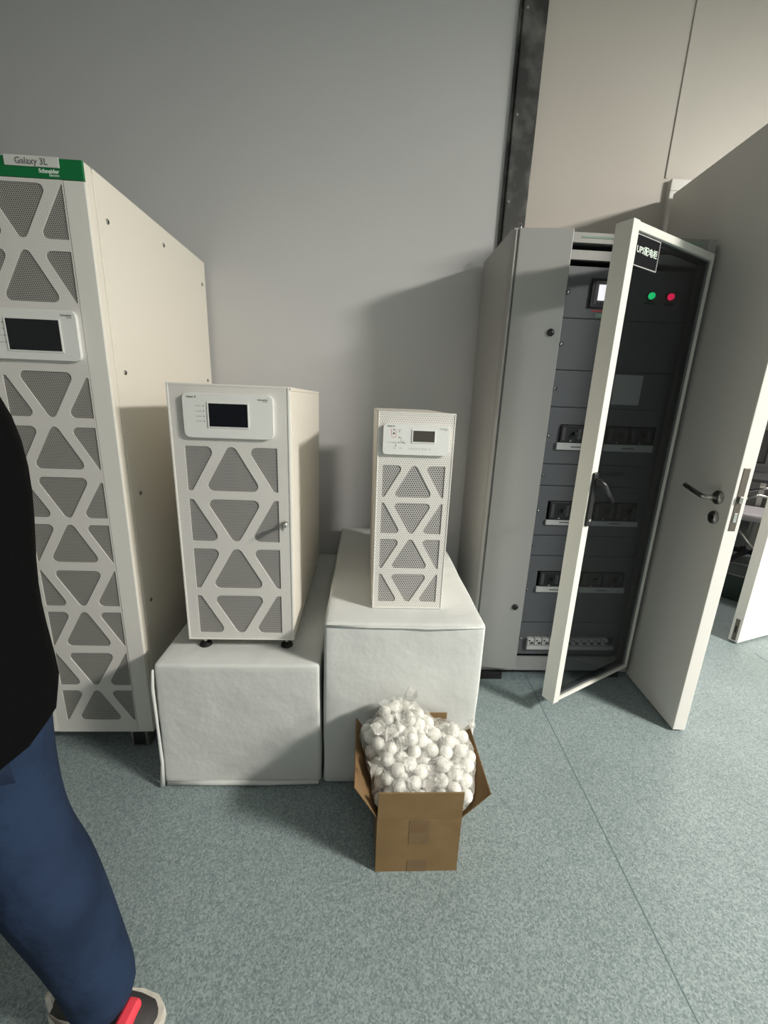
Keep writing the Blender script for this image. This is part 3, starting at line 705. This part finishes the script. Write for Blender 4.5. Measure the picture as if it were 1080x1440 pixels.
for k in range(11):
    x = 0.862 + k * 0.0385
    tb = Bx('terminal_block', 'striplabel', kb, x - .0165, x + .0165, IY - .02, IY + .04, 0.178, 0.216, 0.002)
    MB().cyl((x - .007, IY - .0205, .205), (x - .007, IY - .0195, .205), .005, seg=10).build('terminal_screw', 'breaker2', tb)
    Bx('terminal_toggle', 'breaker2', tb, x + .001, x + .011, IY - .026, IY - .018, .188, .198)
st = Bx('label_strip', 'striplabel', kb, 0.846, 1.30, IY - .018, IY - .0012, 0.152, 0.174, 0.001)
# meter, indicator lamps, warning print
mt = MB().box(0.908, 1.02, IY - .012, IY - .0012, 1.752, 1.862, 0.003).build('meter', 'black', kb)
Bx('meter_fascia', 'breaker2', mt, 0.922, 1.006, IY - .0135, IY - .0115, 1.762, 1.852, 0.001)
Bx('display', 'lcdlit', mt, 0.937, 0.996, IY - .0142, IY - .013, 1.779, 1.838)
for k in range(4): Bx('meter_button', 'black', mt, 0.936 + k * .0165, 0.947 + k * .0165, IY - .0155, IY - .013, 1.765, 1.773)
Bx('warning_print', 'red', kb, 0.925, 0.975, IY - .0022, IY - .0012, 1.739, 1.745); Bx('warning_print', 'copper', kb, 0.945, 0.972, IY - .0022, IY - .0012, 1.718, 1.733)
for x, m_ in ((1.165, 'ledg'), (1.247, 'ledr')):
    lb = MB().cyl((x, IY - .0012, 1.807), (x, IY - .008, 1.807), .018, .016, seg=20).build('indicator_lamp', 'black', kb, True)
    MB().cyl((x, IY - .007, 1.807), (x, IY - .017, 1.807), .0135, .012, seg=20).build('lens', m_, lb, True)
    Bx('lamp_caption', 'black', kb, x - .022, x + .022, IY - .0022, IY - .0012, 1.776, 1.785)
Bx('plate_slot', 'black', kb, 0.989, 0.992, IY - .0022, IY - .0012, 1.585, 1.66)
Bx('paper_notice', 'striplabel', kb, 1.075, 1.2, IY - .0025, IY - .0012, 1.37, 1.495)
# lifting eyes
def eye(x, y):
    pts = [(x + .0, y + .014 * math.cos(a), KT + .02 + .018 * math.sin(a)) for a in np.linspace(-1.2, math.pi + 1.2, 13)]
    MB().tube(pts, .004, 8).build('lifting_eye', 'steel', kb, True)
for x, y in ((KX0 + .03, KB - .06), (KX0 + .04, KF + .06), (KX1 - .04, KF + .2), (KX1 - .04, KB - .06)): eye(x, y)
Bx('roof_bracket', 'cab', kb, 1.25, KX1, KF + .1, KF + .24, KT + .003, KT + .007, .001)
# glass door: local x from hinge to free edge, outer face local -y... built in the door's own frame
hxk, hyk = 1.372, 1.812
angd = math.atan2(1.545 - 1.815, 0.867 - 1.376)           # direction hinge -> free edge
W_, Z0_, Z1_ = 0.578, 0.075, 1.96
SH = 0.042
def dpart(name, m, x0, x1, y0, y1, z0, z1, bev=0.0, par=None):
    o = MB().box(x0, x1, y0, y1, z0, z1, bev).build(name, m, par or gd); return o
gd = MB().box(W_ - .038, W_, -0.018, 0.045, Z0_, Z1_, .002).box(0, .009, 0.0, 0.04, Z0_, Z1_, .002).box(.009, W_ - .036, 0.0, 0.04, Z0_, Z0_ + .013, .002).box(.009, W_ - .036, 0.0, 0.04, Z1_ - .026, Z1_, .002).build('glass_door', 'doorframe', kb)
gd.location = (hxk - SH * math.sin(-angd), hyk - SH * math.cos(angd), 0); gd.rotation_euler = (0, 0, angd)
# local +y of the door looks to the room side when angd ~ -152 deg
dpart('pane', 'glass', .010, W_ - .037, 0.026, 0.030, Z0_ + .014, Z1_ - .027)
g = MB().box(.010, .046, 0.002, 0.020, Z0_ + .014, Z1_ - .027).box(W_ - .045, W_ - .037, 0.004, 0.024, Z0_ + .019, Z1_ - .027).box(.046, W_ - .045, 0.004, 0.02, Z0_ + .014, Z0_ + .03).box(.046, W_ - .045, .004, .02, Z1_ - .04, Z1_ - .027).build('gasket', 'gasket', gd)
hp = dpart('handle_plate', 'black', W_ - .034, W_ - .006, 0.045, 0.056, 0.90, 1.115, .006)
hl = MB().tube([(W_ - .019, .052, 1.085), (W_ - .019, .075, 1.083), (W_ - .03, .083, 1.07), (W_ - .06, .085, 1.035), (W_ - .10, .085, 1.0)], [.010, .010, .012, .012, .009]).build('handle_lever', 'black', hp, True)
MB().cyl((W_ - .019, .055, .925), (W_ - .019, .060, .925), .007, seg=12).build('key_cylinder', 'chrome', hp, True)
npl = dpart('name_plate', 'plate', W_ - .195, W_ - .055, 0.031, 0.033, Z1_ - .125, Z1_ - .034)
fr = MB().box(W_ - .198, W_ - .195, .030, .034, Z1_ - .128, Z1_ - .031).box(W_ - .055, W_ - .052, .030, .034, Z1_ - .128, Z1_ - .031).box(W_ - .195, W_ - .055, .030, .034, Z1_ - .034, Z1_ - .031).box(W_ - .195, W_ - .055, .030, .034, Z1_ - .128, Z1_ - .125).build('plate_border', 'inklight', npl)
text('UPS配电柜', 0.0275, 'whiteink', npl, (W_ - .125, .0334, Z1_ - .077), 'plate_lettering', rot=(math.pi / 2, 0, math.pi), align='CENTER', bold=.0004)
for z in (Z1_ - .02, Z0_ + .02): MB().cyl((0, 0.0, z - .03), (0, 0.0, z + .03), .007, seg=12).build('hinge', 'steel', gd, True)

# ------------------------------------------------------------------ beyond the doorway
ch = thing('office_chair', 'dark mesh office chair with chrome arm seen through the doorway gap', 'chair', (3.62, 3.55, 0), math.radians(40))
b = MB().box(-.24, .24, -.24, .24, .43, .50, .03, 3).build('seat', 'bagwhite', ch, True)
b = MB().box(-.22, .22, .22, .26, .58, 1.05, .015, 2).build('backrest', 'mesh_black', ch, True)
MB().cyl((0, 0, .1), (0, 0, .43), .028).build('column', 'steel', ch)
for k in range(5):
    a = k * 2 * math.pi / 5 + .3
    lg = MB().tube([(0, 0, .11), (.13 * math.cos(a), .13 * math.sin(a), .10), (.28 * math.cos(a), .28 * math.sin(a), .065)], [.026, .022, .016]).build('base_leg', 'mesh_black', ch, True)
    MB().cyl((.28 * math.cos(a) - .015 * math.sin(a), .28 * math.sin(a) + .015 * math.cos(a), .03), (.28 * math.cos(a) + .015 * math.sin(a), .28 * math.sin(a) - .015 * math.cos(a), .03), .03).build('caster', 'black', lg, True)
for s in (-1, 1):
    MB().tube([(s * .26, .22, .5), (s * .28, .18, .62), (s * .28, .0, .68), (s * .28, -.14, .66), (s * .27, -.18, .6), (s * .25, -.1, .44)], .012).build('armrest', 'chrome', ch, True)
MB().tube([(-.2, .2, .46), (-.25, 0, .25), (-.28, -.2, .05)], .01).build('brace', 'chrome', ch, True)
bn = thing('waste_bin', 'dark round waste bin on the floor seen through the doorway gap', 'bin', (2.87, 2.83, 0))
prof = [(0.0, 0.004), (.13, .004), (.145, .02), (.165, .2), (.168, .205), (.158, .2), (.13, .02), (0, .015)]
bm = bmesh.new(); rings = [[bm.verts.new((r * math.cos(2 * math.pi * k / 28), r * math.sin(2 * math.pi * k / 28), z)) for k in range(28)] if r > 0 else [bm.verts.new((0, 0, z))] * 28 for r, z in prof]
for a, b2 in zip(rings, rings[1:]):
    for k in range(28):
        vs = []
        for v in (a[k], a[(k + 1) % 28], b2[(k + 1) % 28], b2[k]):
            if v not in vs: vs.append(v)
        if len(vs) > 2: bm.faces.new(vs)
bmesh.ops.recalc_face_normals(bm, faces=bm.faces)
me = bpy.data.meshes.new('bin_shell'); bm.to_mesh(me); bm.free()
for q in me.polygons: q.use_smooth = True
mesh_obj('bin_shell', me, 'bin', bn)
MB().tube([(.166 * math.cos(a), .166 * math.sin(a), .205) for a in np.linspace(0, 2 * math.pi, 29)], .006, 6).build('rim', 'breaker2', bn, True)
dk = thing('desk', 'grey office desk standing in the room beyond the doorway', 'desk', (4.1, 4.5, 0), math.radians(45))
Bx('desktop', 'breaker2', dk, -.7, .7, -.35, .35, .72, .75, .004)
for x in (-.66, .66):
    for y in (-.31, .31): Bx('leg', 'steel', dk, x - .02, x + .02, y - .02, y + .02, 0, .72)
Bx('modesty_panel', 'breaker2', dk, -.64, .64, .29, .3, .2, .72)
mn = thing('computer_monitor', 'dark computer monitor on the desk beyond the doorway', 'monitor', (4.05, 4.45, .75), math.radians(-45))
Bx('screen_case', 'mesh_black', mn, -.28, .28, -.02, .02, .1, .45, .006); Bx('screen', 'screen', mn, -.265, .265, -.0215, -.0195, .115, .435)
MB().cyl((0, .02, .0), (0, .02, .2), .02).box(-.11, .11, -.07, .1, 0, .012, .003).build('stand', 'mesh_black', mn)

# ------------------------------------------------------------------ person at the left edge
def skin(name, verts, edges, rad, m, parent, sub=2, root=0):
    me = bpy.data.meshes.new(name); me.from_pydata(verts, edges, [])
    o = bpy.data.objects.new('tmp', me); col.objects.link(o)
    md = o.modifiers.new('s', 'SKIN'); md.use_smooth_shade = True
    sd = o.modifiers.new('d', 'SUBSURF'); sd.levels = sub; sd.render_levels = sub
    for i, v in enumerate(me.skin_vertices[0].data):
        r = rad[i]; v.radius = r if isinstance(r, tuple) else (r, r); v.use_root = (i == root)
    dg = bpy.context.evaluated_depsgraph_get(); dg.update()
    m2 = bpy.data.meshes.new_from_object(o.evaluated_get(dg)); bpy.data.objects.remove(o); bpy.data.meshes.remove(me)
    for q in m2.polygons: q.use_smooth = True
    return mesh_obj(name, m2, m, parent)
class Sk:
    def __init__(s): s.v = []; s.e = []; s.r = []
    def chain(s, pts, rs, start=None):
        prev = start
        for p, r in zip(pts, rs):
            s.v.append(p); s.r.append(r); i = len(s.v) - 1
            if prev is not None: s.e.append((prev, i))
            prev = i
        return prev
PB = (-0.655, 0.55, 0)
pe = thing('person', 'person in black jacket and blue jeans striding in from the left edge', 'person', PB)
ank = (.12, .075, .10); kne = (.045, .07, .48); hip = (.0, .08, .86)
rank = (-.36, -.10, .12); rkne = (-.12, -.09, .47); rhip = (-.01, -.085, .88)
s = Sk()
pelv = s.chain([(0, 0, .95)], [.09])
sp_ = s.chain([(0, 0, 1.1), (.0, 0, 1.25), (.0, 0, 1.36)], [.085, .085, .06], pelv)
nk = s.chain([(-.01, 0, 1.45), (.0, 0, 1.51)], [.052, .050], sp_)
hd_ = s.chain([(.022, 0, 1.575), (.02, 0, 1.65), (.0, 0, 1.72)], [.075, .088, .07], nk)
s.chain([hip, (.012, .075, .68), kne, (.09, .07, .32), ank, (.15, .075, .06)], [.075, .062, .05, .045, .035, .03], pelv)
s.chain([rhip, (-.06, -.09, .66), rkne, (-.22, -.095, .32), rank, (-.32, -.10, .07)], [.075, .062, .05, .045, .035, .03], pelv)
def arm(sy, elb, wr):
    a = s.chain([(-.04, sy * .15, 1.335), elb, wr], [.042, .036, .027], sp_)
    d = (Vector(wr) - Vector(elb)).normalized(); f_ = Vector((1, 0, 0)); n2 = d.cross(f_).normalized(); f2 = n2.cross(d)
    w = Vector(wr)
    pm = s.chain([tuple(w + d * .045)], [.03], a)
    for k, (o_, L_) in enumerate(((-.028, .062), (-.009, .075), (.010, .07), (.027, .055))):
        base = w + d * .075 + f2 * o_
        s.chain([tuple(base), tuple(base + d * L_ * .5 + n2 * .008), tuple(base + d * L_ + n2 * .022)], [.0095, .009, .0075], pm)
    s.chain([tuple(w + d * .04 + f2 * .035), tuple(w + d * .075 + f2 * .05)], [.0105, .0085], a)
arm(1, (-.16, .19, 1.12), (-.10, .20, .90)); arm(-1, (-.05, -.22, 1.10), (.06, -.22, .90))
body = skin('body', s.v, s.e, s.r, 'skin', pe)
# face and hair
hm = bmesh.new(); bmesh.ops.create_uvsphere(hm, u_segments=32, v_segments=20, radius=1.0)
for v in hm.verts:                      # cap that leaves the face free: short hair over crown, sides and nape
    d = v.co.normalized(); face = max(0.0, d.x) * (1.0 if d.z < .45 else 0.0)
    k = 1.0 - .22 * min(1.0, face * 2.2) - (.25 if d.z < -.55 else 0.0)
    v.co = Vector((.0 + d.x * .103 * k, d.y * .086 * k, 1.672 + d.z * .092 * (k if d.z < 0 else 1)))
me = bpy.data.meshes.new('hair'); hm.to_mesh(me); hm.free()
for q in me.polygons: q.use_smooth = True
mesh_obj('hair', me, 'hair', pe)
MB().tube([(.088, 0, 1.652), (.108, 0, 1.628), (.098, 0, 1.618)], [.007, .011, .010]).build('nose', 'skin', pe, True)
for y in (-.028, .028):
    ey = MB().sphere((.084, y, 1.648), .011, (.7, 1.15, .62)).build('eye', 'eye', pe, True)
    MB().sphere((.0895, y, 1.648), .0048, (.6, 1, 1)).build('iris', 'hair', ey, True)
    MB().tube([(.09, y * .5, 1.668), (.093, y, 1.671), (.083, y * 1.6, 1.666)], [.002, .003, .002], 6).build('eyebrow', 'hair', pe, True)
    MB().sphere((.012, y * 2.85, 1.635), .024, (.75, .32, 1.2)).build('ear', 'skin', pe, True)
MB().tube([(.080, -.022, 1.588), (.089, 0, 1.589), (.080, .022, 1.588)], [.003, .0055, .003], 8).build('lips', 'lips', pe, True)
# jacket
s = Sk()
a0 = s.chain([(.02, 0, .78)], [(.165, .165)])
a1 = s.chain([(.028, 0, .90), (.022, 0, 1.04), (.036, 0, 1.2), (.042, 0, 1.33), (-.01, 0, 1.43), (-.006, 0, 1.475), (.0, 0, 1.515)], [(.158, .158), (.150, .150), (.165, .165), (.152, .152), (.092, .092), (.074, .074), (.072, .072)], a0)
jk = skin('jacket', s.v, s.e, s.r, 'jacket', pe)
for pts in ([(-.0, .08, 1.36), (-.045, .15, 1.335), (-.11, .185, 1.22), (-.16, .19, 1.12), (-.13, .197, 1.0), (-.105, .2, .915)],
            [(-.0, -.08, 1.36), (-.04, -.155, 1.335), (-.045, -.20, 1.22), (-.05, -.22, 1.10), (.005, -.22, 1.0), (.055, -.22, .915)]):
    s = Sk(); s.chain(pts, [.085, .085, .074, .068, .060, .052]); skin('sleeve', s.v, s.e, s.r, 'jacket', jk)
# jeans
s = Sk()
q0 = s.chain([(0, 0, .93)], [.125])
s.chain([(.0, .08, .82), (.004, .075, .68), (.030, .07, .53), (.056, .07, .46), (.092, .07, .32), (.122, .072, .16), (.128, .075, .05)], [.116, .098, .082, .090, .078, .068, .070], q0)
s.chain([(-.02, -.085, .82), (-.06, -.09, .66), (-.12, -.09, .47), (-.22, -.095, .32), (-.32, -.10, .19), (-.35, -.10, .14)], [.115, .112, .098, .09, .085, .085], q0)
skin('jeans', s.v, s.e, s.r, 'jeans', pe)
def shoe(loc, rz, pitch=0.0):
    """sole outline swept up to an upper; toe along local +x"""
    sh = MB(); secs = [(-.10, .030, .075), (-.07, .036, .085), (-.02, .036, .085), (.04, .040, .072), (.09, .044, .056), (.13, .040, .042), (.155, .026, .03)]
    rings = []
    for x, w, h in secs:
        rings.append([sh.bm.verts.new((x, w * math.cos(a) * (1.0 if math.sin(a) < .1 else .92), .022 + max(0, math.sin(a)) * (h - .022))) for a in np.linspace(0, math.pi, 13)])
    for a, b2 in zip(rings, rings[1:]):
        for k in range(12): sh.bm.faces.new((a[k], a[k + 1], b2[k + 1], b2[k]))
    for rg in rings: pass
    sh.bm.faces.new(rings[0]); sh.bm.faces.new(rings[-1][::-1])
    for a, b2 in zip(rings, rings[1:]): sh.bm.faces.new((a[0], b2[0], b2[-1], a[-1]))
    up = sh.build('shoe', 'shoe', pe, True); up.location = loc; up.rotation_euler = (0, pitch, rz); up.scale = (.9, .95, 1.12)
    out = [(-.115, 0), (-.10, .030), (-.07, .040), (-.02, .040), (.04, .044), (.09, .048), (.135, .043), (.16, .028), (.168, 0)]
    pts = out + [(x, -y) for x, y in out[-2:0:-1]]
    so = MB(); lo = [so.bm.verts.new((x, y, 0.001)) for x, y in pts]; hi = [so.bm.verts.new((x * .99, y * .98, .03 + (.012 if x < -.06 else 0))) for x, y in pts]
    so.bm.faces.new(lo[::-1]); so.bm.faces.new(hi)
    for k in range(len(pts)): so.bm.faces.new((lo[k], lo[(k + 1) % len(pts)], hi[(k + 1) % len(pts)], hi[k]))
    so.build('sole', 'sole', up)
    MB().box(-.016, .018, -.046, .016, .028, .064, .008).build('red_panel', 'shoe_red', up).location = (.095, 0, 0)
    MB().box(-.106, -.085, -.026, .026, .03, .085, .008).build('heel_tab', 'sole', up)
    for x in (.03, .05, .07): MB().tube([(x, -.022, .075 - (x - .03) * .4), (x, 0, .083 - (x - .03) * .4), (x, .022, .075 - (x - .03) * .4)], .003, 6).build('lace', 'sole', up, True)
shoe((.096, .08, 0), math.radians(-9)); shoe((-.31, -.10, .0), math.radians(-5))
